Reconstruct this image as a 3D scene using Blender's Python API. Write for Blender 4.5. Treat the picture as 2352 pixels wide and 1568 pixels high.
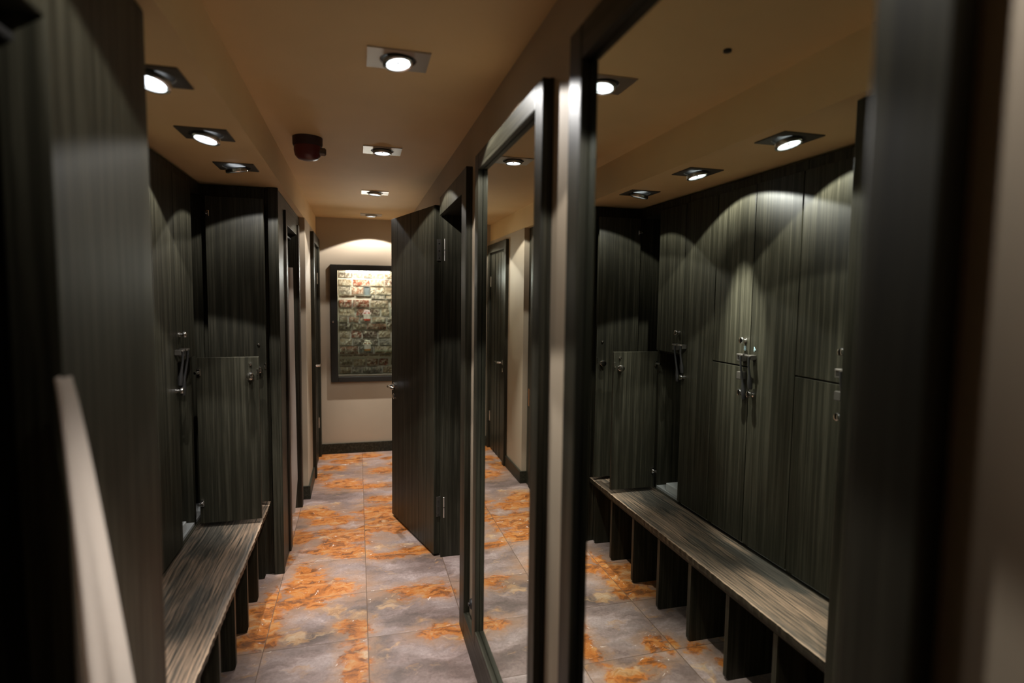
import bpy, bmesh, math, random
from mathutils import Vector, Matrix
random.seed(7)
C = bpy.context.scene.collection
for o in list(bpy.data.objects): bpy.data.objects.remove(o)
SC = bpy.context.scene
PI = math.pi

# ---------------------------------------------------------------- camera
CAM_H = 1.52
F_PX = 1319.19; YAW = 0.263532; PITCH = 0.076695; ROLL = 0.0127685
cy, sy, cp, sp = math.cos(YAW), math.sin(YAW), math.cos(PITCH), math.sin(PITCH)
fwd = Vector((sy*cp, cy*cp, -sp)); rt = Vector((cy, -sy, 0)); up = rt.cross(fwd)
r_ = math.cos(ROLL)*rt + math.sin(ROLL)*up
u_ = -math.sin(ROLL)*rt + math.cos(ROLL)*up
cd = bpy.data.cameras.new('camera'); cam = bpy.data.objects.new('camera', cd); C.objects.link(cam)
cam.matrix_world = Matrix(((r_.x, u_.x, -fwd.x, 0), (r_.y, u_.y, -fwd.y, 0), (r_.z, u_.z, -fwd.z, CAM_H), (0, 0, 0, 1)))
cd.sensor_width = 36; cd.lens = F_PX/2352*36; cd.clip_start = 0.02
cd.dof.use_dof = True; cd.dof.focus_distance = 3.3; cd.dof.aperture_fstop = 1.5
SC.camera = cam

# ---------------------------------------------------------------- exposure, world
vs = SC.view_settings
SC.display_settings.display_device = 'sRGB'
vs.view_transform = 'Standard'; vs.look = 'None'; vs.gamma = 1; vs.exposure = 0.25; vs.use_curve_mapping = False
w = bpy.data.worlds.new('world'); SC.world = w; w.use_nodes = True
w.node_tree.nodes['Background'].inputs[0].default_value = (0.9, 0.8, 0.66, 1)
w.node_tree.nodes['Background'].inputs[1].default_value = 0.03

WIDE_W, CORE_W = 18.0, 215.0
LAMP_COL = (1.0, 0.975, 0.95)

# ---------------------------------------------------------------- mesh helpers
def box(bm, x0, x1, y0, y1, z0, z1, bev=0.0):
    x0, x1 = sorted((x0, x1)); y0, y1 = sorted((y0, y1)); z0, z1 = sorted((z0, z1))
    r = bmesh.ops.create_cube(bm, size=1)
    vv = r['verts']
    for v in vv:
        v.co = Vector(((x0+x1)/2+v.co.x*(x1-x0), (y0+y1)/2+v.co.y*(y1-y0), (z0+z1)/2+v.co.z*(z1-z0)))
    if bev > 0:
        es = list({e for v in vv for e in v.link_edges})
        bmesh.ops.bevel(bm, geom=es, offset=bev, segments=2, affect='EDGES', profile=0.6)
def lathe(bm, prof, n=28, m=None, cap=True):
    m = m or Matrix.Identity(4); rings = []
    for (r, z) in prof:
        rings.append([bm.verts.new(m @ Vector((r*math.cos(2*PI*k/n), r*math.sin(2*PI*k/n), z))) for k in range(n)])
    for a, b in zip(rings, rings[1:]):
        for k in range(n):
            bm.faces.new((a[k], a[(k+1) % n], b[(k+1) % n], b[k]))
    if cap:
        bm.faces.new(list(reversed(rings[0]))); bm.faces.new(rings[-1])
def tube(bm, pts, rad, n=12):
    pts = [Vector(p) for p in pts]; rings = []
    rads = rad if isinstance(rad, (list, tuple)) else [rad]*len(pts)
    for i, p in enumerate(pts):
        d = (pts[min(i+1, len(pts)-1)] - pts[max(i-1, 0)]).normalized()
        a = d.orthogonal().normalized() if i == 0 else (a - d*a.dot(d)).normalized()
        b = d.cross(a)
        rings.append([bm.verts.new(p + rads[i]*(math.cos(2*PI*k/n)*a + math.sin(2*PI*k/n)*b)) for k in range(n)])
    for p, q in zip(rings, rings[1:]):
        for k in range(n): bm.faces.new((p[k], p[(k+1) % n], q[(k+1) % n], q[k]))
    bm.faces.new(list(reversed(rings[0]))); bm.faces.new(rings[-1])
def T(x, y, z): return Matrix.Translation((x, y, z))
def R(a, ax): return Matrix.Rotation(math.radians(a), 4, ax)

def obj(name, bm, mat, parent=None, smooth=False, loc=None, rot=None):
    bmesh.ops.recalc_face_normals(bm, faces=bm.faces)
    me = bpy.data.meshes.new(name); bm.to_mesh(me); bm.free()
    for m in (mat if isinstance(mat, (list, tuple)) else [mat]): me.materials.append(m)
    if smooth:
        for p in me.polygons: p.use_smooth = True
        try: me.set_sharp_from_angle(angle=math.radians(40))
        except Exception: pass
    o = bpy.data.objects.new(name, me); C.objects.link(o)
    if parent: o.parent = parent
    if loc: o.location = loc
    if rot: o.rotation_euler = rot
    return o
def bxo(name, dims, mat, parent=None, bev=0.0, **k):
    bm = bmesh.new(); box(bm, *dims, bev=bev); return obj(name, bm, mat, parent, **k)
def thing(name, label, cat, loc=(0, 0, 0), group=None, rotz=0):
    o = bpy.data.objects.new(name, None); C.objects.link(o); o.empty_display_size = .05
    o.location = loc; o.rotation_euler = (0, 0, rotz); o['label'] = label; o['category'] = cat
    if group: o['group'] = group
    return o
def tag(o, label, cat, group=None):
    o['label'] = label; o['category'] = cat
    if group: o['group'] = group
    return o
def struct(o, label=None, cat=None):
    o['kind'] = 'structure'
    if label: o['label'] = label
    if cat: o['category'] = cat
    return o

# ---------------------------------------------------------------- materials
class NT:
    def __init__(s, name):
        s.m = bpy.data.materials.new(name); s.m.use_nodes = True; s.t = s.m.node_tree
        s.b = s.t.nodes['Principled BSDF']; s.out = s.t.nodes['Material Output']
    def n(s, ty, **k):
        nd = s.t.nodes.new(ty)
        for a, v in k.items(): setattr(nd, a, v)
        return nd
    def l(s, a, b): s.t.links.new(a, b)
    def val(s, sock, v):
        if isinstance(v, (int, float)): sock.default_value = v
        elif isinstance(v, (tuple, list)): sock.default_value = v
        else: s.l(v, sock)
    def math(s, op, a, b=None, c=None, clamp=False):
        nd = s.n('ShaderNodeMath', operation=op, use_clamp=clamp)
        s.val(nd.inputs[0], a)
        if b is not None: s.val(nd.inputs[1], b)
        if c is not None: s.val(nd.inputs[2], c)
        return nd.outputs[0]
    def vm(s, op, a, b=None, c=None):
        nd = s.n('ShaderNodeVectorMath', operation=op)
        s.val(nd.inputs[0], a)
        if b is not None: s.val(nd.inputs[1], b)
        if c is not None: s.val(nd.inputs[2], c)
        return nd.outputs[0]
    def length(s, a):
        nd = s.n('ShaderNodeVectorMath', operation='LENGTH'); s.val(nd.inputs[0], a); return nd.outputs['Value']
    def noise(s, vec, sc, det=4, rough=.55, dist=0.0):
        nd = s.n('ShaderNodeTexNoise'); s.l(vec, nd.inputs['Vector'])
        nd.inputs['Scale'].default_value = sc; nd.inputs['Detail'].default_value = det
        nd.inputs['Roughness'].default_value = rough; nd.inputs['Distortion'].default_value = dist
        return nd
    def ramp(s, fac, stops, interp='LINEAR'):
        nd = s.n('ShaderNodeValToRGB'); nd.color_ramp.interpolation = interp; s.l(fac, nd.inputs[0])
        el = nd.color_ramp.elements
        while len(el) < len(stops): el.new(0.5)
        for e, (p, c) in zip(el, stops):
            e.position = p; e.color = c if len(c) == 4 else (*c, 1)
        return nd.outputs[0]
    def mix(s, f, a, b, mode='MIX'):
        nd = s.n('ShaderNodeMix', data_type='RGBA', blend_type=mode)
        s.val(nd.inputs['Factor'], f); s.val(nd.inputs['A'], a if not isinstance(a, tuple) or len(a) == 4 else (*a, 1)); s.val(nd.inputs['B'], b if not isinstance(b, tuple) or len(b) == 4 else (*b, 1))
        return nd.outputs['Result']
    def sstep(s, x, lo, hi):
        nd = s.n('ShaderNodeMapRange', interpolation_type='SMOOTHSTEP'); s.val(nd.inputs[0], x)
        nd.inputs[1].default_value = lo; nd.inputs[2].default_value = hi
        return nd.outputs[0]
    def bump(s, h, strength, dist=.002):
        nd = s.n('ShaderNodeBump'); s.l(h, nd.inputs['Height']); nd.inputs['Strength'].default_value = strength
        nd.inputs['Distance'].default_value = dist; s.l(nd.outputs[0], s.b.inputs['Normal'])
    def pos(s): return s.n('ShaderNodeNewGeometry').outputs['Position']
    def oc(s): return s.n('ShaderNodeTexCoord').outputs['Object']
    def scale(s, v, sc):
        return s.vm('MULTIPLY', v, sc)

def plain(name, col, rough=.5, metal=0.0, spec=.5, em=None, es=0):
    q = NT(name); q.b.inputs['Base Color'].default_value = (*col, 1); q.b.inputs['Roughness'].default_value = rough
    q.b.inputs['Metallic'].default_value = metal; q.b.inputs['Specular IOR Level'].default_value = spec
    if em: q.b.inputs['Emission Color'].default_value = (*em, 1); q.b.inputs['Emission Strength'].default_value = es
    return q.m

def paint(name, col, rough=.6):
    q = NT(name); p = q.pos()
    n1 = q.noise(p, 1.7, 3); n2 = q.noise(p, 160, 2)
    q.l(q.mix(q.ramp(n1.outputs[0], [(.3, (0, 0, 0)), (.7, (1, 1, 1))]), tuple(c*.93 for c in col), tuple(min(1, c*1.05) for c in col)), q.b.inputs['Base Color'])
    q.b.inputs['Roughness'].default_value = rough; q.b.inputs['Specular IOR Level'].default_value = .3
    q.bump(n2.outputs[0], .12, .001)
    return q.m
M_WALL = paint('warm_beige_paint', (.46, .372, .268))
M_CEIL = paint('tan_ceiling_paint', (.74, .52, .265), .7)

def darkwood(name, axis='z', tint=(.0215, .0200, .0125), hi=(.046, .0425, .0285), coord='pos', rough=.44):
    q = NT(name); p = q.pos() if coord == 'pos' else q.oc()
    sc = {'z': (62, 62, 1.0), 'y': (62, 1.0, 62), 'x': (1.0, 62, 62)}[axis]
    sc2 = {'z': (120, 120, 4), 'y': (120, 4, 120), 'x': (4, 120, 120)}[axis]
    wv = q.noise(q.scale(p, tuple(v*.25 for v in sc)), 1, 3)
    v = q.vm('ADD', q.scale(p, sc), q.scale(wv.outputs['Color'], (1.6, 1.6, 1.6)))
    n1 = q.noise(v, 1, 5, .65); n2 = q.noise(q.scale(p, sc2), 1, 3, .6)
    f = q.math('MULTIPLY_ADD', n2.outputs[0], .35, q.math('MULTIPLY', n1.outputs[0], .75))
    col = q.ramp(f, [(.36, tuple(c*.6 for c in tint)), (.52, tint), (.66, hi), (.8, tuple(c*1.25 for c in hi))])
    q.l(col, q.b.inputs['Base Color'])
    q.l(q.math('MULTIPLY_ADD', f, -.22, rough+.14), q.b.inputs['Roughness'])
    q.b.inputs['Specular IOR Level'].default_value = .22
    q.bump(f, .35, .0015)
    return q.m
M_WOOD = darkwood('black_green_stained_pine')
M_WOODH = darkwood('black_green_stained_pine_lengthwise', 'y')
M_WOODL = darkwood('stained_pine_door', coord='obj')
M_BROWN = darkwood('dark_brown_stained_pine', tint=(.024, .018, .012), hi=(.042, .032, .022))

def benchmat():
    q = NT('weathered_bench_pine'); p = q.pos()
    wv = q.noise(q.scale(p, (5, 1.4, 5)), 1, 3)
    v = q.vm('ADD', q.scale(p, (140, 3.2, 140)), q.scale(wv.outputs['Color'], (4.5, 1.2, 4.5)))
    n1 = q.noise(v, 1, 6, .62)
    wvn = q.n('ShaderNodeTexWave', wave_type='BANDS', bands_direction='X', wave_profile='SAW')
    q.l(q.vm('ADD', q.scale(p, (1, .045, 1)), q.scale(wv.outputs['Color'], (.07, .05, .07))), wvn.inputs['Vector'])
    wvn.inputs['Scale'].default_value = 22; wvn.inputs['Distortion'].default_value = 2.2; wvn.inputs['Detail'].default_value = 3; wvn.inputs['Detail Scale'].default_value = 1.2
    big = q.noise(q.scale(p, (9, 1.7, 9)), 1, 4, .6, .4)
    fine = q.noise(q.scale(p, (260, 9, 260)), 1, 3)
    g = q.math('MULTIPLY_ADD', wvn.outputs['Fac'], .13, q.math('MULTIPLY', n1.outputs[0], .85))
    g = q.math('MULTIPLY_ADD', fine.outputs[0], .25, g)
    base = q.ramp(g, [(.32, (.014, .014, .011)), (.5, (.036, .034, .027)), (.68, (.078, .068, .053)), (.85, (.15, .12, .09))])
    pat = q.ramp(big.outputs[0], [(.46, (0, 0, 0)), (.68, (1, 1, 1))])
    # the corridor-side half and the near end are worn to bare wood
    sx = q.n('ShaderNodeSeparateXYZ'); q.l(p, sx.inputs[0])
    edge = q.sstep(q.math('MULTIPLY_ADD', big.outputs[0], .12, sx.outputs[0]), -.53, -.455)
    wear = q.math('MULTIPLY', q.math('ADD', pat, q.math('MULTIPLY', edge, .4)), q.sstep(g, .40, .86), clamp=True)
    col = q.mix(wear, base, (.40, .265, .17))
    rim = q.math('MULTIPLY', q.sstep(q.math('MULTIPLY_ADD', n1.outputs[0], .012, sx.outputs[0]), -.459, -.452), .8)
    col = q.mix(rim, col, (.42, .29, .19))
    q.l(col, q.b.inputs['Base Color']); q.b.inputs['Roughness'].default_value = .46
    q.bump(g, .5, .002)
    return q.m
M_BENCH = benchmat()

# floor: slate-look porcelain tiles with rust bloom, rust patches placed where the tiles have them
RUST = [(-0.281,3.128,0.078,0.155),(-0.186,3.011,0.13,0.085),(-0.303,2.909,0.083,0.052),(-0.218,2.859,0.041,0.042),(-0.07,2.639,0.039,0.044),(-0.003,2.604,0.042,0.065),(-0.012,2.364,0.044,0.157),(0.294,2.908,0.132,0.046),(0.378,2.851,0.087,0.044),(0.353,2.50,0.077,0.045),(0.447,2.476,0.029,0.052),(0.187,3.345,0.125,0.04),(0.342,3.376,0.102,0.049),(-0.062,3.424,0.099,0.055),(-0.164,3.509,0.152,0.05),(-0.066,3.66,0.133,0.083),(-0.175,3.762,0.081,0.073),(-0.355,3.708,0.066,0.084),(0.136,4.052,0.119,0.103),(0.216,3.871,0.143,0.079),(0.293,3.738,0.111,0.074),(0.098,3.769,0.097,0.052),(-0.306,4.13,0.088,0.086),(-0.183,3.964,0.128,0.064),(-0.232,4.096,0.088,0.051),(-0.251,5.583,0.159,0.078),(-0.09,5.399,0.116,0.074),(0.087,5.554,0.101,0.063),(0.263,5.409,0.047,0.045),(0.207,5.031,0.11,0.078),(-0.295,4.957,0.07,0.086),(-0.115,4.743,0.136,0.092),(0.088,4.619,0.135,0.055),(-0.424,2.84,0.034,0.175),(-0.426,2.7,0.05,0.076),(-0.417,2.604,0.055,0.052),(-0.411,3.421,0.036,0.059),(-0.235,5.196,0.111,0.068),(-0.47,2.83,0.10,0.10),(-0.348,2.169,0.056,0.053),(-0.259,2.066,0.045,0.027),(-0.114,2.015,0.069,0.038),(-0.042,2.18,0.036,0.08),(-0.489,2.101,0.046,0.028),(-0.545,1.995,0.036,0.026),(-0.50,2.60,0.07,0.06),(0.30,1.55,0.12,0.08),(-0.2,1.2,0.1,0.12),(-0.60,2.75,0.09,0.10),(0.33,5.2,0.06,0.06),(.2,4.3,.1,.06)]
def floormat():
    q = NT('slate_rust_floor_tiles'); p = q.pos()
    TW, TL, X0, Y0 = .434, .4085, .035, 2.529
    sx = q.n('ShaderNodeSeparateXYZ'); q.l(p, sx.inputs[0])
    tx = q.math('DIVIDE', q.math('SUBTRACT', sx.outputs[0], X0), TW); ty = q.math('DIVIDE', q.math('SUBTRACT', sx.outputs[1], Y0), TL)
    fx = q.math('FLOOR', tx); fy = q.math('FLOOR', ty)
    cb = q.n('ShaderNodeCombineXYZ'); q.l(fx, cb.inputs[0]); q.l(fy, cb.inputs[1])
    wn = q.n('ShaderNodeTexWhiteNoise', noise_dimensions='2D'); q.l(cb.outputs[0], wn.inputs['Vector'])
    # distance to joints
    dx = q.math('MULTIPLY', q.math('SUBTRACT', .5, q.math('ABSOLUTE', q.math('SUBTRACT', q.math('FRACT', tx), .5))), TW)
    dy = q.math('MULTIPLY', q.math('SUBTRACT', .5, q.math('ABSOLUTE', q.math('SUBTRACT', q.math('FRACT', ty), .5))), TL)
    grout = q.math('SUBTRACT', 1, q.sstep(q.math('MINIMUM', dx, dy), .0012, .0028))
    off = q.scale(wn.outputs['Color'], (9, 9, 9))
    pp = q.vm('ADD', p, off)
    # warped domain
    w1 = q.noise(pp, 5.5, 3, .6)
    wd = q.vm('SUBTRACT', w1.outputs['Color'], (.5, .5, .5))
    w2 = q.noise(p, 15, 3, .65)
    wd2 = q.vm('SUBTRACT', w2.outputs['Color'], (.5, .5, .5))
    pw = q.vm('ADD', pp, q.scale(wd, (.16, .16, 0)))
    pw = q.vm('ADD', pw, q.scale(wd2, (.05, .05, 0)))
    cloud = q.noise(q.scale(pw, (3.0, 5.5, 1)), 1, 5, .6)
    vein = q.noise(q.scale(pw, (7, 16, 1)), 1, 6, .62, .6)
    gray = q.ramp(cloud.outputs[0], [(.3, (.085, .060, .046)), (.44, (.182, .126, .108)), (.56, (.30, .224, .200)), (.74, (.50, .41, .38))])
    fin = q.noise(p, 75, 5, .75)
    gray = q.mix(1.0, gray, q.ramp(fin.outputs[0], [(.32, (.74, .70, .69)), (.55, (1, 1, 1)), (.75, (1.18, 1.16, 1.15))]), 'MULTIPLY')
    gray = q.mix(q.sstep(vein.outputs[0], .40, .66), q.mix(.35, gray, (.10, .075, .065)), gray)
    # rust field
    pr = q.vm('ADD', p, q.vm('ADD', q.scale(q.vm('SUBTRACT', q.noise(p, 9, 4, .7).outputs['Color'], (.5, .5, .5)), (.15, .13, 0)), q.scale(wd2, (.07, .06, 0))))
    sr = q.n('ShaderNodeSeparateXYZ'); q.l(pr, sr.inputs[0])
    field = None
    for (cx, cyy, rx, ry) in RUST:
        a = q.math('MULTIPLY', q.math('SUBTRACT', sr.outputs[0], cx), 1/(rx*1.42)); b = q.math('MULTIPLY', q.math('SUBTRACT', sr.outputs[1], cyy), 1/(ry*1.42))
        d2 = q.math('MULTIPLY_ADD', a, a, q.math('MULTIPLY', b, b))
        field = d2 if field is None else q.math('MINIMUM', field, d2)
    field = q.math('SQRT', field)
    rn = q.noise(q.scale(pw, (9, 17, 1)), 1, 6, .7, .5)
    fr = q.math('ADD', field, q.math('MULTIPLY', q.math('SUBTRACT', rn.outputs[0], .5), 2.2))
    rust = q.math('SUBTRACT', 1, q.sstep(fr, .62, 1.22))
    rcol = q.ramp(q.noise(q.scale(pw, (11, 22, 1)), 1, 6, .7, .3).outputs[0], [(.26, (.06, .024, .010)), (.40, (.17, .055, .010)), (.50, (.38, .115, .014)), (.60, (.42, .19, .055)), (.70, (.40, .25, .13)), (.80, (.55, .44, .35))])
    col = q.mix(q.math('MULTIPLY', rust, .94), gray, rcol)
    # ochre wash round the rust, pale flecks inside it
    wash = q.math('SUBTRACT', 1, q.sstep(fr, 1.0, 2.1))
    col = q.mix(q.math('MULTIPLY', q.math('SUBTRACT', wash, rust, clamp=True), .5), col, (.33, .185, .10))
    och = q.sstep(q.noise(q.scale(pw, (4.5, 8, 1)), 1, 5, .62, .5).outputs[0], .565, .67)
    col = q.mix(q.math('MULTIPLY', och, .75), col, q.ramp(rn.outputs[0], [(.35, (.20, .085, .025)), (.5, (.42, .24, .11)), (.65, (.50, .36, .22))]))
    fleck = q.math('MULTIPLY', q.sstep(q.noise(q.scale(pw, (30, 52, 1)), 1, 4, .6, 1.2).outputs[0], .66, .72), q.sstep(wash, .1, .8))
    col = q.mix(q.math('MULTIPLY', fleck, .85), col, (.72, .63, .55))
    col = q.mix(q.math('MULTIPLY', grout, .8), col, (.11, .065, .04))
    q.l(col, q.b.inputs['Base Color'])
    q.l(q.math('MULTIPLY_ADD', vein.outputs[0], .22, .34), q.b.inputs['Roughness'])
    q.b.inputs['Specular IOR Level'].default_value = .35
    h = q.math('MULTIPLY_ADD', grout, -1.2, q.math('MULTIPLY', vein.outputs[0], .35))
    q.bump(h, .35, .002)
    return q.m
M_FLOOR = floormat()
M_CHROME = plain('polished_chrome', (.82, .80, .78), .12, 1)
M_STEEL = plain('brushed_steel_plate', (.46, .42, .37), .42, 1)
M_SATIN = plain('satin_nickel', (.72, .68, .62), .42, .85)
M_BRONZE = plain('dark_bronze_plate', (.10, .09, .075), .45, .6)
M_RING = plain('satin_ring', (.62, .63, .62), .25, 1)
M_BLACK = plain('black_plastic', (.015, .014, .013), .5)
M_LAMP = plain('lamp_lens', (.9, .9, .9), .3, em=(.90, .95, 1.0), es=3.2)
M_MIRROR = plain('mirror_silver', (.80, .845, .79), .0, 1)
M_RED = plain('dark_red_plastic', (.10, .010, .010), .35)
M_PALE = plain('pale_grey_laminate', (.36, .37, .36), .5)
M_BRASS = plain('worn_brass', (.55, .27, .12), .35, 1)
M_CASE = plain('near_black_case_lacquer', (.016, .0135, .010), .45, spec=.3)
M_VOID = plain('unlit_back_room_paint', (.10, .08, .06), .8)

def clothmat():
    q = NT('cream_curtain_cloth'); p = q.pos()
    n = q.noise(q.scale(p, (300, 300, 300)), 1, 2)
    q.b.inputs['Base Color'].default_value = (.64, .55, .47, 1); q.b.inputs['Roughness'].default_value = .9
    q.b.inputs['Sheen Weight'].default_value = .2
    q.bump(n.outputs[0], .2, .001)
    return q.m
M_CLOTH = clothmat()
def glassmat(name, tint, edge=False):
    q = NT(name); t = q.t; t.nodes.remove(q.b)
    tr = q.n('ShaderNodeBsdfTransparent'); tr.inputs[0].default_value = (*tint, 1)
    gl = q.n('ShaderNodeBsdfGlossy'); gl.inputs['Roughness'].default_value = .02; gl.inputs['Color'].default_value = (.9, 1, .95, 1)
    fr = q.n('ShaderNodeFresnel'); fr.inputs[0].default_value = 1.48
    mx = q.n('ShaderNodeMixShader'); q.l(fr.outputs[0], mx.inputs[0]); q.l(tr.outputs[0], mx.inputs[1]); q.l(gl.outputs[0], mx.inputs[2])
    q.l(mx.outputs[0], q.out.inputs[0]); return q.m
M_GLASS = glassmat('clear_glass', (.97, .985, .975))
M_SHELFGLASS = glassmat('green_edged_glass', (.955, .985, .97))

# ---------------------------------------------------------------- room dimensions
ZC, ZS = 2.24, 2.073           # ceiling, dropped ceiling on the left
XW, XR = -.362, .475           # left wall face, right wall face
YE = 5.68                      # far wall
YB = -1.6                      # behind the camera
NF = -.40                      # front of the left woodwork
GL = .465                      # mirror glass plane
LD = -.735                     # locker door plane

struct(bxo('floor', (-1.7, 2.0, YB, YE+.2, -.06, 0), M_FLOOR), 'slate and rust patterned floor tiles', 'floor')
bm = bmesh.new()
box(bm, XW-.005, XR+.14, YB, YE+.1, ZC, ZC+.1)
box(bm, -1.7, XW-.005, YB, YE+.1, ZS, ZC+.1)
struct(obj('ceiling', bm, M_CEIL), 'tan ceiling with a dropped strip along the left side', 'ceiling')
# far wall with the recess of the display case cut out
CX0, CX1, CZ0, CZ1 = -.178, .345, .745, 1.752
bm = bmesh.new()
box(bm, -1.7, CX0, YE, YE+.24, 0, ZC); box(bm, CX1, XR+.14, YE, YE+.24, 0, ZC)
box(bm, CX0, CX1, YE, YE+.24, 0, CZ0); box(bm, CX0, CX1, YE, YE+.24, CZ1, ZC)
box(bm, CX0, CX1, YE+.22, YE+.24, CZ0, CZ1)
struct(obj('wall_far', bm, M_WALL), 'beige far wall holding the lit display case', 'wall')
struct(bxo('baseboard_far', (XW, XR, YE-.016, YE, 0, .10), M_WOODH, bev=.003), 'dark skirting along the far wall', 'baseboard')
# right wall: doorway y 2.53..3.26
DY0, DY1, DZ = 2.53, 3.265, 2.0
bm = bmesh.new()
box(bm, XR, XR+.13, YB, DY0, 0, ZC); box(bm, XR, XR+.13, DY1, YE, 0, ZC); box(bm, XR, XR+.13, DY0, DY1, DZ, ZC)
struct(obj('wall_right', bm, M_WALL), 'beige right wall carrying both mirrors', 'wall')
bm = bmesh.new()
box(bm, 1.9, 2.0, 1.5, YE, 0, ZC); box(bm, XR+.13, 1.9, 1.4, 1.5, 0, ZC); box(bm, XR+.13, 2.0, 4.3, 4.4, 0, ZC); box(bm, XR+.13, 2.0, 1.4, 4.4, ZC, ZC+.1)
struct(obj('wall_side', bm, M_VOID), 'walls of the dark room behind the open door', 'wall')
bm = bmesh.new()
box(bm, .447, XR, YB, 2.43, 0, .115, .003); box(bm, XR-.014, XR, 3.38, YE-.016, 0, .10, .003)
struct(obj('baseboard_right', bm, M_WOODH), 'dark skirting along the right wall', 'baseboard')
# left wall beyond the changing booth, with the doorway of the closed door
LY0, LY1, LZ = 4.985, 5.60, 1.96
bm = bmesh.new()
box(bm, -1.2, XW, 4.44, LY0, 0, ZS); box(bm, -1.2, XW, LY1, YE, 0, ZS); box(bm, -1.2, XW, LY0, LY1, LZ, ZS)
box(bm, -1.28, -1.2, YB, YE, 0, ZS)
struct(obj('wall_left', bm, M_WALL), 'beige left wall between the changing booth and the closed door', 'wall')
bm = bmesh.new()
box(bm, XW, XW+.015, 4.43, 4.925, 0, .10, .003); box(bm, -.41, XW+.015, 4.425, 4.44, 0, .10, .003)
struct(obj('baseboard_left', bm, M_WOODH), 'dark skirting round the left wall corner', 'baseboard')
struct(bxo('wall_near', (-1.7, XR+.13, YB-.1, YB, 0, ZC), M_WALL), 'beige wall behind the viewer', 'wall')

# ---------------------------------------------------------------- door on the left, closed
d1 = bpy.data.objects.new('door_1', None); C.objects.link(d1); d1.location = (XW, 5.29, 0)
struct(d1, 'closed dark door in the left wall beside the display case', 'door')
def loc_box(bm, o, x0, x1, y0, y1, z0, z1, bev=0): box(bm, x0-o[0], x1-o[0], y0-o[1], y1-o[1], z0-o[2], z1-o[2], bev)
o = (XW, 5.29, 0)
bm = bmesh.new()
loc_box(bm, o, XW, XW+.028, 4.925, LY0+.01, 0, 2.03, .003); loc_box(bm, o, XW, XW+.028, LY1-.01, 5.665, 0, 2.03, .003)
loc_box(bm, o, XW+.0, XW+.027, LY0+.01, LY1-.01, LZ-.01, 2.03, .003)
loc_box(bm, o, XW-.1, XW, LY0, LY0+.02, 0, LZ); loc_box(bm, o, XW-.1, XW, LY1-.02, LY1, 0, LZ); loc_box(bm, o, XW-.1, XW, LY0+.02, LY1-.02, LZ-.02, LZ)
obj('door_frame', bm, M_WOOD, d1)
bm = bmesh.new()
loc_box(bm, o, XW-.035, XW+.005, LY0+.024, LY1-.024, .01, LZ-.024, .002)
for i in range(1, 5):
    yy = LY0+.024+i*(LY1-LY0-.048)/5
    loc_box(bm, o, XW+.005, XW+.009, yy-.055, yy-.0008, .012, LZ-.026, .001)
obj('door_leaf', bm, M_WOOD, d1)
def lever(parent, base, nrm, along, zl=.9, drop=.07):
    """chrome lever: rose, neck, bar; plus the key rose below it"""
    b = Vector(base); n = Vector(nrm); a = Vector(along)
    bm = bmesh.new()
    q = n.to_track_quat('Z', 'Y').to_matrix().to_4x4()
    lathe(bm, [(.0, 0), (.024, 0), (.024, .006), (.018, .010), (0, .010)], 24, Matrix.Translation(b) @ q, cap=False)
    tube(bm, [b, b+n*.035, b+n*.046+a*.006, b+n*.050+a*.02, b+n*.050+a*.06, b+n*.049+a*.10, b+n*.043+a*.118], [.009, .009, .0095, .0095, .009, .0085, .007])
    h = obj('door_handle', bm, M_CHROME, parent, smooth=True)
    bm = bmesh.new()
    lathe(bm, [(.0, 0), (.020, 0), (.020, .006), (.013, .010), (0, .011)], 20, Matrix.Translation(b+Vector((0, 0, -drop))) @ q, cap=False)
    obj('key_rose', bm, M_CHROME, parent, smooth=True)
    return h
lever(d1, (.005, LY0+.08-5.29, .925), (1, 0, 0), (0, 1, 0))
for z in (.28, 1.62):
    bm = bmesh.new(); lathe(bm, [(.007, z), (.007, z+.10)], 12, T(.008, LY1-.024-5.29, 0)); lathe(bm, [(.009, z+.049), (.009, z+.052)], 12, T(.008, LY1-.024-5.29, 0))
    obj('hinge', bm, M_CHROME, d1, smooth=True)

# ---------------------------------------------------------------- open door on the right
d2 = bpy.data.objects.new('door_2', None); C.objects.link(d2); d2.location = (XR, 3.26, 0)
struct(d2, 'dark plank door standing open against the right wall', 'door')
o = (XR, 3.26, 0)
bm = bmesh.new()
loc_box(bm, o, XR-.028, XR, 2.43, DY0+.008, 0, 2.068, .003)
loc_box(bm, o, XR-.007, XR, DY1-.008, DY1+.10, 0, 2.068, .002); loc_box(bm, o, XR-.016, XR, DY1-.020, DY1-.008, 0, 2.068)
loc_box(bm, o, XR-.027, XR, DY0+.008, DY1-.020, DZ-.03, 2.068, .003)
loc_box(bm, o, XR, XR+.13, DY0, DY0+.025, 0, DZ); loc_box(bm, o, XR, XR+.13, DY1-.02, DY1, 0, DZ); loc_box(bm, o, XR, XR+.13, DY0+.025, DY1-.02, DZ-.025, DZ)
obj('door_frame', bm, M_WOOD, d2)
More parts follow.
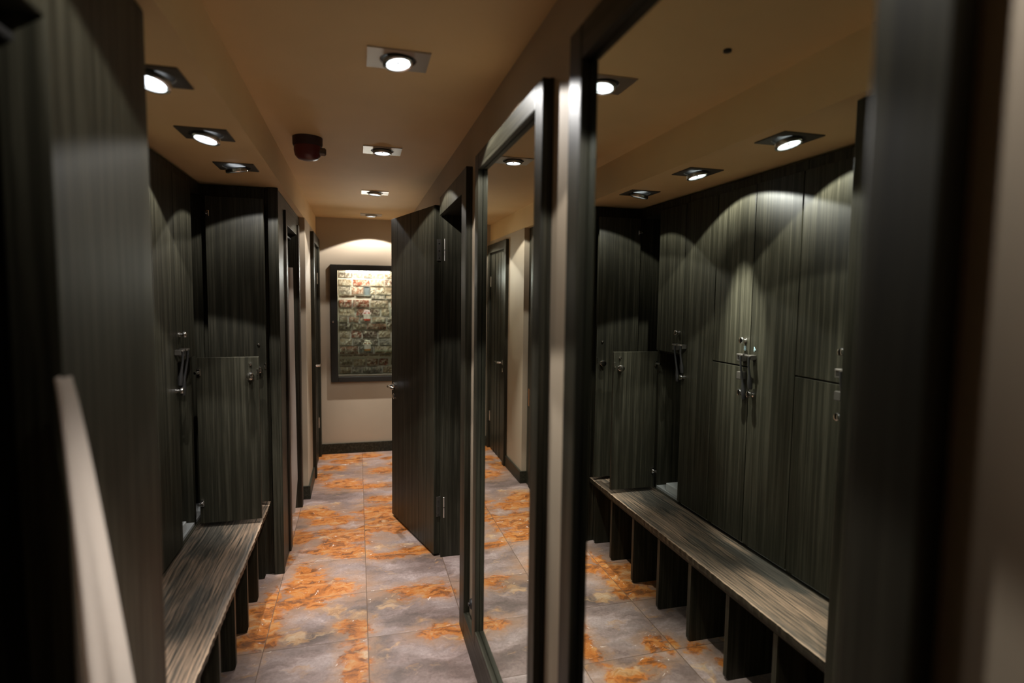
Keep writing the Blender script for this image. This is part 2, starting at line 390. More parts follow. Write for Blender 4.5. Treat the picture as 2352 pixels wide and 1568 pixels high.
# leaf runs from (.425,3.262) to (.227,3.966): the hinge edge is 40 mm thick
ang = math.atan2(.227-.425, 3.966-3.262)    # rotation away from +y towards -x
leafrot = (0, 0, -ang)
LL = .731
bm = bmesh.new()
box(bm, 0, .040, 0, LL, .012, 2.03, .002)
for i in range(6):
    a = i*LL/6
    box(bm, -.004, 0, a+.0012, a+LL/6-.0012, .014, 2.028, .001)
lf = obj('door_leaf', bm, M_WOODL, d2, loc=(.425-XR, .004, 0), rot=leafrot)
for z in (1.72, .235):
    bm = bmesh.new()
    lathe(bm, [(.007, z), (.007, z+.058)], 14, T(.0475, -.027, 0)); lathe(bm, [(.007, z+.062), (.007, z+.12)], 14, T(.0475, -.027, 0)); lathe(bm, [(.0055, z+.056), (.0055, z+.064)], 14, T(.0475, -.027, 0)); lathe(bm, [(.008, z+.12), (.003, z+.127)], 14, T(.0475, -.027, 0))
    hg = obj('hinge', bm, M_SATIN, lf, smooth=True)
    bm = bmesh.new(); box(bm, .012, .038, -.003, .0, z, z+.12, .001)
    for k in range(3): lathe(bm, [(.003, 0), (.003, .002)], 8, T(.022, -.003, z+.02+.04*k) @ R(90, 'X'))
    obj('hinge_plate', bm, M_BRONZE, lf)
    bm = bmesh.new(); box(bm, .056, .084, -.0225, -.0195, z, z+.12, .001)
    obj('hinge_plate', bm, M_BRONZE, lf)
hh = lever(lf, (-.004, LL-.055, .915), (-1, 0, 0), (0, -1, 0))
hh = lever(lf, (.040, LL-.055, .915), (1, 0, 0), (0, -1, 0))
bm = bmesh.new(); box(bm, .016, .024, LL, LL+.002, .86, .98); obj('latch_plate', bm, M_CHROME, lf)

tag(bxo('door_catch', (XR-.03, XR, 3.72, 3.78, 2.035, 2.075), M_BLACK, bev=.003), 'small black catch on the right wall above the open door', 'catch')

# ---------------------------------------------------------------- mirrors
def mirror(y0, y1, z0, z1, fw, label):
    yc = (y0+y1)/2
    t = thing('wall_mirror', label, 'mirror', (XR, yc, z0))
    o = (XR, yc, z0)
    XF = .445
    bm = bmesh.new()
    loc_box(bm, o, GL+.0005, XR-.0005, y0+.01, y1-.01, z0+.01, z1-.01); obj('backing', bm, M_BLACK, t)
    bm = bmesh.new(); loc_box(bm, o, GL-.001, GL, y0+fw-.005, y1-fw+.005, z0+fw-.005, z1-fw+.005); obj('mirror_glass', bm, M_MIRROR, t)
    for ya, yb in ((y0, y0+fw), (y1-fw, y1)):
        bm = bmesh.new(); loc_box(bm, o, XF, GL-.0012, ya, yb, z0, z1, .004); obj('frame_stile', bm, M_WOOD, t)
    for za, zb in ((z0, z0+fw), (z1-fw, z1)):
        bm = bmesh.new(); loc_box(bm, o, XF, GL-.0012, y0+fw, y1-fw, za, zb, .004); obj('frame_rail', bm, M_WOODH, t)
    # closing trim between frame and wall
    bm = bmesh.new()
    loc_box(bm, o, GL-.0012, XR-.0003, y0, y0+.01, z0, z1); loc_box(bm, o, GL-.0012, XR-.0003, y1-.01, y1, z0, z1)
    loc_box(bm, o, GL-.0012, XR-.0003, y0+.01, y1-.01, z0, z0+.01); loc_box(bm, o, GL-.0012, XR-.0003, y0+.01, y1-.01, z1-.01, z1)
    obj('frame_side', bm, M_WOOD, t)
    return t
mirror(1.39, 2.232, .118, 2.062, .062, 'tall dark framed mirror beside the open doorway, reflecting the far door')
mirror(.358, 1.205, .118, 2.078, .072, 'tall dark framed mirror nearest the viewer, reflecting the lockers and bench')
bm = bmesh.new()
lathe(bm, [(0, 0), (.022, 0), (.022, .008), (.017, .014), (.008, .014), (.008, .02), (0, .02)], 24, T(XR, 2.36, .19) @ R(-90, 'Y'), cap=False)
tag(obj('door_stop', bm, M_BLACK, smooth=True), 'small round black stop low on the wall beside the far mirror', 'door stop')

# ---------------------------------------------------------------- changing booths (left woodwork)
def booth(name_label, y0, y1, oy0, oy1, zt, post=None):
    """dark wood front from y0 to y1 with an opening oy0..oy1"""
    t = thing('changing_booth', name_label, 'booth', (NF, (y0+y1)/2, 0))
    o = (NF, (y0+y1)/2, 0)
    top = ZS-.003
    if oy1 < y1:
        bm = bmesh.new(); loc_box(bm, o, NF-.06, NF, oy1, y1, 0, top, .003); obj('front_panel', bm, M_WOOD, t)
    if oy0 > y0:
        bm = bmesh.new(); loc_box(bm, o, NF-.06, NF, y0, oy0, 0, top, .003); obj('front_panel', bm, M_WOOD, t)
    bm = bmesh.new(); loc_box(bm, o, NF-.06, NF, oy0, oy1, zt, top, .003); obj('header', bm, M_WOODH, t)
    for yy in (y0, y1-.03):
        bm = bmesh.new(); loc_box(bm, o, -1.195, NF-.0605, yy, yy+.03, 0, top); obj('side_panel', bm, M_WOOD, t)
    bm = bmesh.new(); loc_box(bm, o, -1.199, -1.18, y0+.03, y1-.03, 0, top); obj('back_panel', bm, M_WOOD, t)
    bm = bmesh.new(); tube(bm, [(-.445-o[0], oy0+.0-o[1], zt-.03), (-.445-o[0], oy1-o[1], zt-.03)], .008); 
    return t, bm
# far booth
tf, bmr = booth('dark wooden booth front past the bench, around the far curtained opening', 3.262, 4.424, 3.60, 4.262, 1.93)
obj('curtain_rail', bmr, M_BLACK, tf, smooth=True)
bm = bmesh.new(); lathe(bm, [(0, 0), (.013, 0), (.013, .003), (0, .003)], 18, T(NF-(NF), 4.32-3.843, 1.25) @ R(90, 'Y'), cap=False)
bm.free()
bm = bmesh.new(); loc_box(bm, (NF, 3.843, 0), NF, NF+.003, 4.35, 4.39, .65, .79, .001); obj('strike_plate', bm, M_BRASS, tf)
bm = bmesh.new(); loc_box(bm, (NF, 3.843, 0), NF, NF+.012, 4.262, 4.33, 0, 2.0, .003); loc_box(bm, (NF, 3.843, 0), NF, NF+.012, 3.53, 3.60, 0, 2.0, .003); obj('architrave', bm, M_BROWN, tf)
# wood post edge at the bench end
bm = bmesh.new(); loc_box(bm, (NF, 3.843, 0), NF-.045, NF+.006, 3.244, 3.262, 0, ZS-.003, .003); obj('end_stile', bm, M_WOOD, tf)
# knob hooks on the side panel facing the bench
tn, bmr = booth('dark wooden booth front at the left edge, closest to the viewer', -.2, 1.322, .1, .935, 1.885)
obj('curtain_rail', bmr, M_BLACK, tn, smooth=True)

# curtains
def curtain(label, rows, loc, thick=.004):
    """rows: (z, [(x,y), ...]) cross sections top to bottom"""
    bm = bmesh.new(); prev = None
    for z, pts in rows:
        cur = [bm.verts.new((x-loc[0], y-loc[1], z-loc[2])) for x, y in pts]
        if prev:
            for a, b, c, d in zip(prev, prev[1:], cur[1:], cur): bm.faces.new((a, b, c, d))
        prev = cur
    bmesh.ops.solidify(bm, geom=bm.faces[:], thickness=thick)
    ob = obj('curtain', bm, M_CLOTH, smooth=True, loc=loc)
    return tag(ob, label, 'curtain', None)
rows = []
for i in range(37):
    f = i/36; z = 1.70 - f*1.675
    pts = []
    n = 26
    for k in range(n+1):
        g = k/n
        x = -.66 + g*(.245+.012*f-.020*max(0, (f-.86)/.14))
        y = 4.13 - .04*f + .018*math.sin(g*19+f*1.2)*(.5+.5*f) - .03*(1-g)
        zz = z - (0.014*math.sin(PI*min(1, g*1.0))**2 if i == 0 else 0)
        pts.append((x, y))
    rows.append((z, pts))
cf = curtain('cream curtain hanging in the far booth opening', rows, (-.55, 4.1, .02))
bm = bmesh.new()
rows = []
for i in range(41):
    f = i/40; z = 1.405 - f*1.39
    g0 = min(1, f/.36)
    xr = -.379 + .066*(g0**.85) + .10*max(0, (f-.36))**1.0
    xl = -.392 + .010*g0 - .01*max(0, f-.36)
    pts = []
    n = 20
    for k in range(n+1):
        g = k/n
        x = xl + (xr-xl)*g
        y = .912 - .03*math.sin(g*PI) + .006*math.sin(g*12+f*2)*g0 + .0*f
        pts.append((x, y))
    rows.append((z, pts))
curtain('cream curtain flaring out of the near booth at the lower left', rows, (-.35, .912, .015))

# ---------------------------------------------------------------- lockers
def knob(bm, m, r=.013, ln=.024):
    lathe(bm, [(.0, 0), (r*.75, 0), (r*.75, .003), (r*.45, .005), (r*.45, ln*.45), (r*.9, ln*.58), (r, ln*.75), (r*.85, ln*.93), (r*.4, ln), (0, ln)], 20, m, cap=False)
ZB, ZM, ZT = .435, 1.225, 2.02
LW = .2725; LY = 1.335
MX = R(90, 'Y')
def door_hw(dr, w, z0, z1, hinge_far, style, digit=None):
    """hardware on the door face (+x), local y from hinge to free edge"""
    s = 1 if hinge_far else -1
    fy = -w*s                          # free edge, door local y runs 0..fy
    e = fy + s*.03
    bm = bmesh.new()
    if style == 'upper':
        knob(bm, T(.0, e, 1.343) @ MX, .015, .03); obj('knob', bm, M_CHROME, dr, smooth=True)
        bm = bmesh.new(); box(bm, 0, .032, e-.014, e+.014, 1.250, 1.284, .003); obj('lock', bm, M_BRONZE, dr)
        bm = bmesh.new(); box(bm, .032, .037, e-.03, e+.010, 1.276, 1.284, .002); obj('lock_lever', bm, M_STEEL, dr)
        bm = bmesh.new(); tube(bm, [(.036, e-.016, 1.276), (.034, e-.017, 1.24), (.026, e-.018, 1.19), (.020, e-.019, 1.155), (.016, e-.020, 1.12), (.014, e-.020, 1.085)], [.0045, .0045, .005, .0055, .011, .009], 10); obj('key_strap', bm, M_BLACK, dr, smooth=True)
    if style == 'lower':
        bm.free(); bm = bmesh.new(); box(bm, 0, .030, e-.014, e+.014, 1.170, 1.204, .003); obj('lock', bm, M_BRONZE, dr)
        bm = bmesh.new(); knob(bm, T(0, e-s*.0, 1.112) @ MX, .015, .03); obj('knob', bm, M_CHROME, dr, smooth=True)
        bm = bmesh.new(); knob(bm, T(0, e+s*.004, 1.185) @ MX, .005, .012); obj('screw', bm, M_CHROME, dr, smooth=True) if False else bm.free()
    if style == 'tall':
        bm.free(); bm = bmesh.new(); box(bm, 0, .026, e-.012, e+.012, 1.262, 1.284, .003); obj('lock', bm, M_BRONZE, dr)
        bm = bmesh.new(); box(bm, .026, .031, e-.012, e+.028, 1.276, 1.284, .002); obj('lock_lever', bm, M_STEEL, dr)
        bm = bmesh.new(); tube(bm, [(.030, e, 1.276), (.028, e, 1.235), (.022, e, 1.195), (.018, e, 1.165), (.015, e, 1.135)], [.0045, .0045, .0055, .011, .009], 10); obj('key_strap', bm, M_BLACK, dr, smooth=True)
        bm = bmesh.new(); knob(bm, T(0, e, 1.112) @ MX, .015, .03); obj('knob', bm, M_CHROME, dr, smooth=True)
    if digit:
        cu = bpy.data.curves.new('numeral', 'FONT'); cu.body = digit; cu.size = .03; cu.extrude = .0004; cu.align_x = 'CENTER'
        tmp = bpy.data.objects.new('tmp', cu); C.objects.link(tmp)
        dg = bpy.context.evaluated_depsgraph_get(); me = bpy.data.meshes.new_from_object(tmp.evaluated_get(dg))
        bpy.data.objects.remove(tmp); me.materials.clear(); me.materials.append(M_NUM)
        nb = bpy.data.objects.new('numeral', me); C.objects.link(nb); nb.parent = dr
        nb.location = (.0012, e, 1.298); nb.rotation_euler = (PI/2, 0, PI/2)
M_NUM = plain('pale_blue_numeral', (.30, .42, .45), .5)

def mkdoor(parent, y_h, w, z0, z1, hinge_far, style, openang=0, digit=None, cy_=0):
    s = 1 if hinge_far else -1
    bm = bmesh.new(); box(bm, -.018, 0, 0, -w*s, z0, z1, .0018)
    # shallow plank joint down the door's middle
    dr = obj('door', bm, M_WOODL, parent)
    dr.location = (LD-(-.95), y_h-cy_, 0)
    if openang: dr.rotation_euler = (0, 0, math.radians(openang)*s)
    door_hw(dr, w, z0, z1, hinge_far, style, digit)
    return dr
locker_info = [
    ('tall', False, 'tall locker with a full-height closed door, nearest the viewer'),
    ('split', False, 'two-door locker seen at the right edge of the near mirror'),
    ('tall', False, 'tall locker with one full-height door, right of the brightly lit one in the mirror'),
    ('split', False, 'two-door locker whose worn doors catch the bright pool of light'),
    ('tall', False, 'tall closed locker between the brightly lit one and the open ones'),
    ('split', True, 'two-door locker with its lower door standing open over the bench'),
    ('tall', True, 'tall locker at the booth end with its full-height door open'),
]
for i, (kind, opn, lab) in enumerate(locker_info):
    y0 = LY+i*LW+.001; y1 = LY+(i+1)*LW-.001; yc = (y0+y1)/2
    t = thing('locker', lab, 'locker', (-.95, yc, ZB-.015), group='lockers along the left side')
    zz = ZB-.015
    bm = bmesh.new()
    def lb(x0, x1, a, b, c, d): box(bm, x0+.95, x1+.95, a-yc, b-yc, c-zz, d-zz)
    xb, xf = -1.19, LD-.020
    lb(xb, xf, y0, y0+.015, zz, ZS-.01); lb(xb, xf, y1-.015, y1, zz, ZS-.01)
    lb(xb, xb+.01, y0+.015, y1-.015, zz, ZS-.01)
    lb(xb+.01, xf, y0+.015, y1-.015, ZT-.01, ZS-.01)
    if kind == 'split': lb(xb+.01, xf, y0+.015, y1-.015, ZM-.008, ZM+.008)
    obj('carcass', bm, M_WOOD, t)
    bm = bmesh.new(); lb(xb+.01, xf, y0+.015, y1-.015, zz, zz+.014); obj('locker_floor', bm, M_PALE, t)
    t2 = t
    # doors live in a frame whose z starts at the locker base
    def place(dr): dr.location.z = -zz
    W_ = LW-.005
    if kind == 'split':
        a = mkdoor(t, y1-.002, W_, ZM+.004, ZT, True, 'upper', 0, '8' if i == 3 else None, yc); place(a)
        b = mkdoor(t, y1-.002 if not opn else y1-.022, W_, ZB, ZM-.002, True, 'lower', 91 if opn else 0, None, yc); place(b)
        if opn:
            b.location.x += .012
            for z in (.52, 1.14):
                bm = bmesh.new(); box(bm, -.03, .028, -.020, -.004, z, z+.03, .003); tube(bm, [(-.03, -.012, z+.015), (-.055, -.002, z+.015)], .006)
                obj('hinge', bm, M_CHROME, b)
    else:
        # hinge on the near side, lock on the far side, except the open one
        if opn:
            a = mkdoor(t, y1-.05, W_, ZB, ZT-.02, True, 'tall', 91, None, yc); a.location.x += .012
            for z in (.52, 1.14, 1.90):
                bm = bmesh.new(); box(bm, -.03, .028, -.020, -.004, z, z+.03, .003); tube(bm, [(-.03, -.012, z+.015), (-.055, -.002, z+.015)], .006)
                obj('hinge', bm, M_CHROME, a)
        else:
            a = mkdoor(t, y0+.002, W_, ZB, ZT, False, 'tall', 0, '4' if i == 2 else None, yc)
        place(a)
    if opn:
        # the lock seen on the inner face of the open door
        e = -W_+.035
        dr = b if kind == 'split' else a
        bm = bmesh.new(); q_ = T(-.018, e, 1.133) @ R(-90, 'Y'); knob(bm, q_, .019, .036); obj('knob', bm, M_CHROME, dr, smooth=True)
        bm = bmesh.new(); knob(bm, T(-.018, e, 1.19 if kind == 'split' else 1.262) @ R(-90, 'Y'), .007, .014); obj('screw', bm, M_CHROME, dr, smooth=True)
        bm = bmesh.new(); box(bm, -.022, -.018, -W_+.002, -W_+.010, 1.135, 1.165, .001); obj('latch', bm, M_CHROME, dr)
# pale box in the open locker
yc5 = LY+5.5*LW
bm = bmesh.new(); box(bm, -.05, .05, -.06, .06, 0, .042, .004); 
bx = obj('box', bm, plain('white_card', (.62, .64, .63), .6), loc=(-.815, yc5-.03, ZB-.0)); tag(bx, 'small pale box lying inside the open lower locker', 'box')

# ---------------------------------------------------------------- bench
bt = thing('bench', 'long weathered plank bench in front of the lockers', 'bench', (-.60, 2.29, 0))
o = (-.60, 2.29, 0)
BX0, BX1, BY0, BY1, BZ = -.745, -.455, 1.328, 3.240, .415
bm = bmesh.new()
ny, nx = 150, 14
top = [[None]*(nx+1) for _ in range(ny+1)]; bot = [[None]*(nx+1) for _ in range(ny+1)]
for j in range(ny+1):
    y = BY0+(BY1-BY0)*j/ny
    wav = .0009*math.sin(y*31)+.0009*math.sin(y*77+1)+.0009*math.sin(y*151)+random.uniform(-.001, .001)
    for k in range(nx+1):
        g = k/nx; x = BX0+(BX1-BX0)*g + (wav if k == nx else (wav*.3 if k == nx-1 else 0))
        dz = -.003*(1 if k == nx else 0)+.0006*math.sin(x*300+y*3)
        top[j][k] = bm.verts.new((x-o[0], y-o[1], BZ+dz)); bot[j][k] = bm.verts.new((x-o[0]-(0 if k < nx else .003), y-o[1], BZ-.030))
for j in range(ny):
    for k in range(nx):
        bm.faces.new((top[j][k], top[j][k+1], top[j+1][k+1], top[j+1][k])); bm.faces.new((bot[j][k], bot[j+1][k], bot[j+1][k+1], bot[j][k+1]))
    bm.faces.new((top[j][nx], bot[j][nx], bot[j+1][nx], top[j+1][nx])); bm.faces.new((top[j][0], top[j+1][0], bot[j+1][0], bot[j][0]))
for k in range(nx):
    bm.faces.new((top[0][k], bot[0][k], bot[0][k+1], top[0][k+1])); bm.faces.new((top[ny][k], top[ny][k+1], bot[ny][k+1], bot[ny][k]))
seat = obj('seat', bm, [M_BENCH, M_WOODH], bt)
for p in seat.data.polygons:
    if abs(p.normal.x) > .7 or p.normal.z < -.5: p.material_index = 1
bm = bmesh.new(); loc_box(bm, o, BX0-.012, BX0-.001, BY0, BY1, 0, BZ+.003); obj('back_board', bm, M_WOODH, bt)
bm = bmesh.new(); loc_box(bm, o, -.505, -.485, BY0, BY1, BZ-.062, BZ-.0305)
obj('front_rail', bm, M_WOODH, bt)
for i in range(8):
    y = 1.355+i*.2705
    if i == 7: y = 3.218
    bm = bmesh.new()
    # rounded lower front corner
    pts = [(-.742, .0), (-.505, .0)]
    for a in range(0, 91, 18): pts.append((-.505+.02*math.sin(math.radians(a)), .02-.02*math.cos(math.radians(a))))
    pts += [(-.485, BZ-.064), (-.742, BZ-.064)]
    f0 = [bm.verts.new((x-o[0], y-.011-o[1], z)) for x, z in pts]; f1 = [bm.verts.new((x-o[0], y+.011-o[1], z)) for x, z in pts]
    bm.faces.new(f0); bm.faces.new(list(reversed(f1)))
    for a in range(len(pts)): bm.faces.new((f0[a], f1[a], f1[(a+1) % len(pts)], f0[(a+1) % len(pts)]))
    obj('divider', bm, M_WOOD, bt)

# ---------------------------------------------------------------- display case on the far wall
dc = thing('display_case', 'dark framed glazed display case lit over old brickwork on the far wall', 'display case', (.083, YE, .70))
o = (.083, YE, .70)
FX0, FX1, FZ0, FZ1, FYo = -.243, .410, .695, 1.806, YE-.034
bm = bmesh.new()
loc_box(bm, o, FX0, CX0, FYo, YE, FZ0, FZ1, .004); loc_box(bm, o, CX1, FX1, FYo, YE, FZ0, FZ1, .004)
loc_box(bm, o, CX0, CX1, FYo, YE, FZ0, CZ0, .004); loc_box(bm, o, CX0, CX1, FYo, YE, CZ1, FZ1, .004)
obj('case_frame', bm, M_CASE, dc)
bm = bmesh.new(); loc_box(bm, o, CX0, CX1, YE-.024, YE-.020, CZ0, CZ1); obj('glass_pane', bm, M_GLASS, dc)
bm = bmesh.new(); knob(bm, T(FX0+.022-o[0], FYo-o[1], 1.27-o[2]) @ R(90, 'X'), .009, .014); obj('lock', bm, M_CHROME, dc, smooth=True)
bm = bmesh.new(); loc_box(bm, o, CX0, CX1, YE-.018, YE-.005, CZ0+.003, CZ0+.018, .002); obj('sill_strip', bm, M_STEEL, dc)
# light tube
bm = bmesh.new(); tube(bm, [(-.10-o[0], YE-.008-o[1], 1.740-o[2]), (.30-o[0], YE-.008-o[1], 1.740-o[2])], .006, 12)
obj('light_tube', bm, plain('case_tube_light', (.9, .95, .9), .4, em=(1.0, 1.0, .92), es=190), dc, smooth=True)
# bricks
def brickmat():
    q = NT('old_brick_and_stone'); p = q.pos()
    at = q.n('ShaderNodeAttribute'); at.attribute_name = 'brickcol'
    n1 = q.noise(p, 38, 5, .7, .4); n2 = q.noise(p, 130, 4, .7)
    c = q.mix(q.sstep(n1.outputs[0], .42, .66), at.outputs['Color'], (.46, .39, .30))
    c = q.mix(q.sstep(n2.outputs[0], .52, .70), c, q.mix(.35, c, (.12, .09, .06)))
    q.l(c, q.b.inputs['Base Color']); q.b.inputs['Roughness'].default_value = .9
    q.bump(q.math('ADD', n1.outputs[0], q.math('MULTIPLY', n2.outputs[0], .4)), .9, .006)
    return q.m
bm = bmesh.new(); cl = bm.loops.layers.color.new('brickcol')
pal = [(.42, .35, .26), (.44, .27, .17), (.52, .44, .34), (.34, .29, .24), (.46, .22, .12), (.38, .35, .31), (.55, .48, .38), (.32, .22, .16)]
def brick(x0, x1, z0, z1, d, col):
    n0 = len(bm.faces)
    nx_, nz_ = max(2, int((x1-x0)/.012)), max(2, int((z1-z0)/.012))
    grid = [[None]*(nz_+1) for _ in range(nx_+1)]
    for a in range(nx_+1):
        for b in range(nz_+1):
            gx, gz = a/nx_, b/nz_
            ed = min(gx, 1-gx)*nx_; ez = min(gz, 1-gz)*nz_; e = min(ed, ez)
            dep = 0 if e == 0 else d*(.72+.28*min(1, e-.3)) + random.uniform(-.005, .005)
            jx = random.uniform(-.003, .003); jz = random.uniform(-.0025, .0025)
            x = x0+(x1-x0)*gx+jx; z = z0+(z1-z0)*gz+jz
            if a == 1: x = x0+.003
            if a == nx_-1: x = x1-.003
            if b == 1: z = z0+.003
            if b == nz_-1: z = z1-.003
            if e == 0:  # pull in corners
                x += (.5-gx)*.006*(1 if ez == 0 else 0); z += (.5-gz)*.006*(1 if ed == 0 else 0)
            x = min(max(x, CX0+.002), CX1-.002); z = min(max(z, CZ0+.002), CZ1-.002)
            grid[a][b] = bm.verts.new((x-o[0], YE+.198-dep-o[1], z-o[2]))
    fs = []
    for a in range(nx_):
        for b in range(nz_):
            fs.append(bm.faces.new((grid[a][b], grid[a+1][b], grid[a+1][b+1], grid[a][b+1])))
    for f in fs:
        for lp in f.loops: lp[cl] = (*col, 1)
z = CZ0+.002; course = 0
hts = [.075, .078, .040, .085, .075, .082, .070, .064, .080, .085, .045, .082, .076, .070, .060]
for h in hts:
    if z+h > CZ1: h = CZ1-z-.003
    if h < .015: break
    xs = [CX0+.002]
    while xs[-1] < CX1-.02:
        st = random.uniform(.09, .16) if course % 3 else random.uniform(.10, .20)
        xs.append(min(xs[-1]+st, CX1-.002))
    for a, b in zip(xs, xs[1:]):
        c = random.choice(pal); brick(a+.0045, b-.0045, z+.004, z+h-.004+random.uniform(-.004, .002), random.uniform(.034, .052), c)
    z += h; course += 1
obj('brick_lining', bm, brickmat(), dc)
bm = bmesh.new()
loc_box(bm, o, CX0+.001, CX1-.001, YE+.177, YE+.2195, CZ0+.001, CZ1-.001); obj('mortar', bm, paint('lime_mortar', (.58, .53, .44), .9), dc)
shz = [1.512, 1.277, .985]
for zz in shz:
    bm = bmesh.new(); loc_box(bm, o, CX0+.001, CX1-.001, YE-.018, YE+.12, zz-.003, zz+.003); obj('glass_shelf', bm, M_SHELFGLASS, dc)
def jar(x, z, label, lid, body, cap_label):
    t = thing('jar', label, 'jar', (x, YE+.055, z+.0032))
    bm = bmesh.new(); lathe(bm, [(0, 0), (.029, 0), (.032, .004), (.032, .070), (.026, .082), (.026, .086), (0, .086)], 28, cap=False); obj('jar_body', bm, body, t, smooth=True)
    bm = bmesh.new(); lathe(bm, [(.0325, .016), (.0328, .018), (.0328, .066), (.0325, .067)], 28, cap=False); obj('paper_label', bm, M_PAPER, t, smooth=True)
    bm = bmesh.new()
    n = 40; rings = []
    for (r, zz, am) in ((0.001, .100, 0), (.024, .100, 0), (.029, .096, 0), (.029, .086, 0), (.031, .080, .004), (.036, .068, .008)):
        rings.append([bm.verts.new(((r+am*math.cos(8*2*PI*k/n))*math.cos(2*PI*k/n), (r+am*math.cos(8*2*PI*k/n))*math.sin(2*PI*k/n), zz-(am*1.2*math.cos(4*2*PI*k/n)))) for k in range(n)])
    for a, b in zip(rings, rings[1:]):
        for k in range(n): bm.faces.new((a[k], b[k], b[(k+1) % n], a[(k+1) % n]))
    obj('lid_cover', bm, lid, t, smooth=True)
    return t
M_PAPER = plain('cream_paper', (.72, .62, .52), .8)
jar(.090, shz[1], 'red filled jar with a pale label on the middle glass shelf', plain('white_red_cloth', (.62, .45, .42), .8), plain('red_jam', (.55, .06, .03), .25), '')
jar(.092, shz[2], 'amber filled jar with a pale cloth lid on the lowest glass shelf', plain('cream_cloth', (.75, .66, .50), .8), plain('amber_jam', (.52, .20, .05), .25), '')
t = thing('plaque', 'small grey framed plaque standing on the top glass shelf', 'plaque', (.092, YE+.06, shz[0]+.0032))
bm = bmesh.new()
box(bm, -.034, -.024, -.006, .006, 0, .095, .001); box(bm, .024, .034, -.006, .006, 0, .095, .001); box(bm, -.024, .024, -.006, .006, 0, .01, .001); box(bm, -.024, .024, -.006, .006, .085, .095, .001)
obj('plaque_frame', bm, M_STEEL, t)
bm = bmesh.new(); box(bm, -.024, .024, -.002, .004, .01, .085); obj('plaque_face', bm, plain('slate_grey_face', (.13, .14, .14), .4), t)

# ---------------------------------------------------------------- detector on the ceiling
t = thing('ceiling_alarm', 'dark red round alarm sounder on the ceiling', 'alarm', (-.215, 2.86, ZC))
bm = bmesh.new(); lathe(bm, [(0, 0), (.066, 0), (.066, -.030), (.063, -.040), (0, -.040)], 36, cap=False); obj('base', bm, plain('near_black_red_base', (.03, .010, .010), .5), t, smooth=True)
bm = bmesh.new(); lathe(bm, [(0, -.040), (.060, -.040), (.061, -.060), (.056, -.082), (.044, -.096), (.022, -.102), (0, -.103)], 36, cap=False); obj('dome', bm, M_RED, t, smooth=True)
bm = bmesh.new(); lathe(bm, [(0, 0), (.018, 0), (.018, .024), (.012, .030), (0, .030)], 20, T(.052, -.01, -.062) @ R(90, 'Y'), cap=False); obj('beacon', bm, plain('smoky_lens', (.08, .06, .05), .2), t, smooth=True)
bm = bmesh.new(); lathe(bm, [(0, 0), (.012, 0), (.012, -.006), (0, -.008)], 16, cap=False)
tag(obj('ceiling_pinhole', bm, M_BLACK, smooth=True, loc=(-.11, 1.50, ZC)), 'tiny black dot for a dark hole in the ceiling near the viewer', 'pinhole')  # black disc put in for the dark of a small ceiling hole

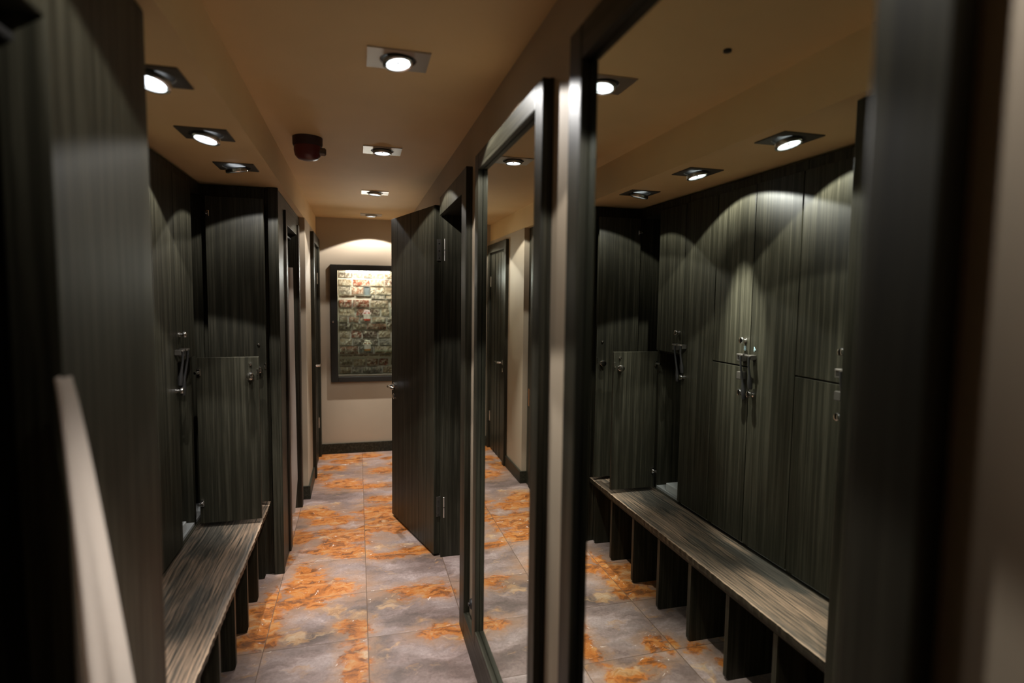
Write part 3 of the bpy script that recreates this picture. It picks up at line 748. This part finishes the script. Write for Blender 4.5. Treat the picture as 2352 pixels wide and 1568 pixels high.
# ---------------------------------------------------------------- downlights
def downlight(x, y, z, label, size, rad, tilt, core_tilt, plate, group, drop=0.0, wide=1.0, core=1.0, cut=126, core_ang=46):
    """tilt=(rot about x, rot about y) degrees"""
    t = thing('downlight', label, 'ceiling light', (x, y, z), group=group)
    sx_, sy_ = size
    bm = bmesh.new()
    n = 40
    # square plate with a round hole
    hole = []; outer = []
    for k in range(n):
        a = 2*PI*k/n; c, s = math.cos(a), math.sin(a); m = max(abs(c), abs(s))
        outer.append(bm.verts.new((c/m*sx_/2, s/m*sy_/2, -.004))); hole.append(bm.verts.new((c*(rad+.016), s*(rad+.016), -.004)))
    o2 = [bm.verts.new((v.co.x, v.co.y, 0)) for v in outer]
    h2 = [bm.verts.new((v.co.x, v.co.y, 0)) for v in hole]
    for k in range(n):
        j = (k+1) % n
        bm.faces.new((outer[k], outer[j], hole[j], hole[k])); bm.faces.new((outer[k], o2[k], o2[j], outer[j])); bm.faces.new((hole[k], hole[j], h2[j], h2[k]))
    obj('plate', bm, plate, t)
    bm = bmesh.new(); lathe(bm, [(rad+.015, -.0005), (0.001, -.0005)], 40, cap=False); obj('recess', bm, M_BLACK, t)
    mt = T(0, 0, -.010-drop) @ R(tilt[0], 'X') @ R(tilt[1], 'Y')
    bm = bmesh.new()
    lathe(bm, [(rad-.004, .006), (rad+.002, .010), (rad+.006, .006), (rad+.006, -.006), (rad+.002, -.009), (rad-.003, -.007), (rad-.004, .006)], 40, mt, cap=False)
    obj('ring', bm, M_RING, t, smooth=True)
    bm = bmesh.new(); lathe(bm, [(.0035, .0), (rad*.55, -.001), (rad-.0045, .0005)], 40, mt, cap=False)
    dsk = obj('lamp_lens', bm, M_LAMP, t, smooth=True)
    bm = bmesh.new(); lathe(bm, [(0, -.003), (.0035, -.003), (.0035, .002), (0, .002)], 12, mt, cap=False); obj('lamp_pin', bm, M_BRONZE, t)
    for kind, ang, pw, bl, rr in (('wide', cut, WIDE_W*wide, .06, .010), ('core', core_ang, CORE_W*core, 1.0, .011)):
        ld = bpy.data.lights.new('downlight_'+kind, 'SPOT'); ld.energy = pw; ld.color = LAMP_COL
        ld.spot_size = math.radians(ang); ld.spot_blend = bl; ld.shadow_soft_size = rr
        if kind == 'wide':   # reflector spill: a bright ring near the cut-off, weaker straight down
            ld.use_nodes = True; nt = ld.node_tree; em = nt.nodes['Emission']
            tc = nt.nodes.new('ShaderNodeTexCoord'); sp = nt.nodes.new('ShaderNodeSeparateXYZ'); ab = nt.nodes.new('ShaderNodeMath'); ab.operation = 'ABSOLUTE'
            mr = nt.nodes.new('ShaderNodeMapRange'); mr.inputs[1].default_value = .46; mr.inputs[2].default_value = .84; mr.inputs[3].default_value = 1.9; mr.inputs[4].default_value = .16
            nt.links.new(tc.outputs['Normal'], sp.inputs[0]); nt.links.new(sp.outputs[2], ab.inputs[0]); nt.links.new(ab.outputs[0], mr.inputs[0]); nt.links.new(mr.outputs[0], em.inputs['Strength'])
        lo = bpy.data.objects.new('lamp_'+kind, ld); C.objects.link(lo); lo.parent = t
        ct = core_tilt if kind == 'core' else tilt
        lo.matrix_local = mt @ T(0, 0, -.012) @ mt.to_3x3().inverted().to_4x4() @ R(ct[0], 'X') @ R(ct[1], 'Y')
    return t
g = 'downlights along the middle of the ceiling'
downlight(.126, 1.845, ZC, 'largest square downlight on the main ceiling, first from the viewer', (.185, .15), .040, (-7, -7), (0, 0), M_STEEL, g)
downlight(.126, 2.989, ZC, 'second downlight on the main ceiling, level with the open doorway', (.185, .15), .040, (0, 0), (0, 0), M_STEEL, g)
downlight(.126, 4.206, ZC, 'third downlight on the main ceiling, above the open door leaf', (.185, .15), .040, (0, 4), (0, 4), M_STEEL, g)
downlight(.126, 5.359, ZC, 'farthest downlight on the main ceiling, in front of the display case', (.185, .15), .040, (0, 0), (0, 0), M_STEEL, g)
downlight(.126, .62, ZC, 'downlight on the main ceiling just above the viewer', (.185, .15), .040, (0, 6), (12, 15), M_STEEL, g, core=.75, core_ang=32)
g = 'downlights over the locker bench'
downlight(-.503, 1.70, ZS, 'first downlight over the locker bench, cut by the near booth edge', (.16, .15), .040, (-12, 8), (-4, 6), M_BRONZE, g, drop=.006, core=.45, core_ang=34)
downlight(-.503, 2.25, ZS, 'middle downlight over the locker bench', (.16, .15), .040, (-8, 10), (-4, 18.5), M_BRONZE, g, drop=.006, core=.75, core_ang=30)
downlight(-.503, 2.78, ZS, 'farthest downlight over the locker bench', (.16, .15), .040, (10, -9), (9, -5), M_BRONZE, g, drop=.006, wide=.32, core=.45, core_ang=34)
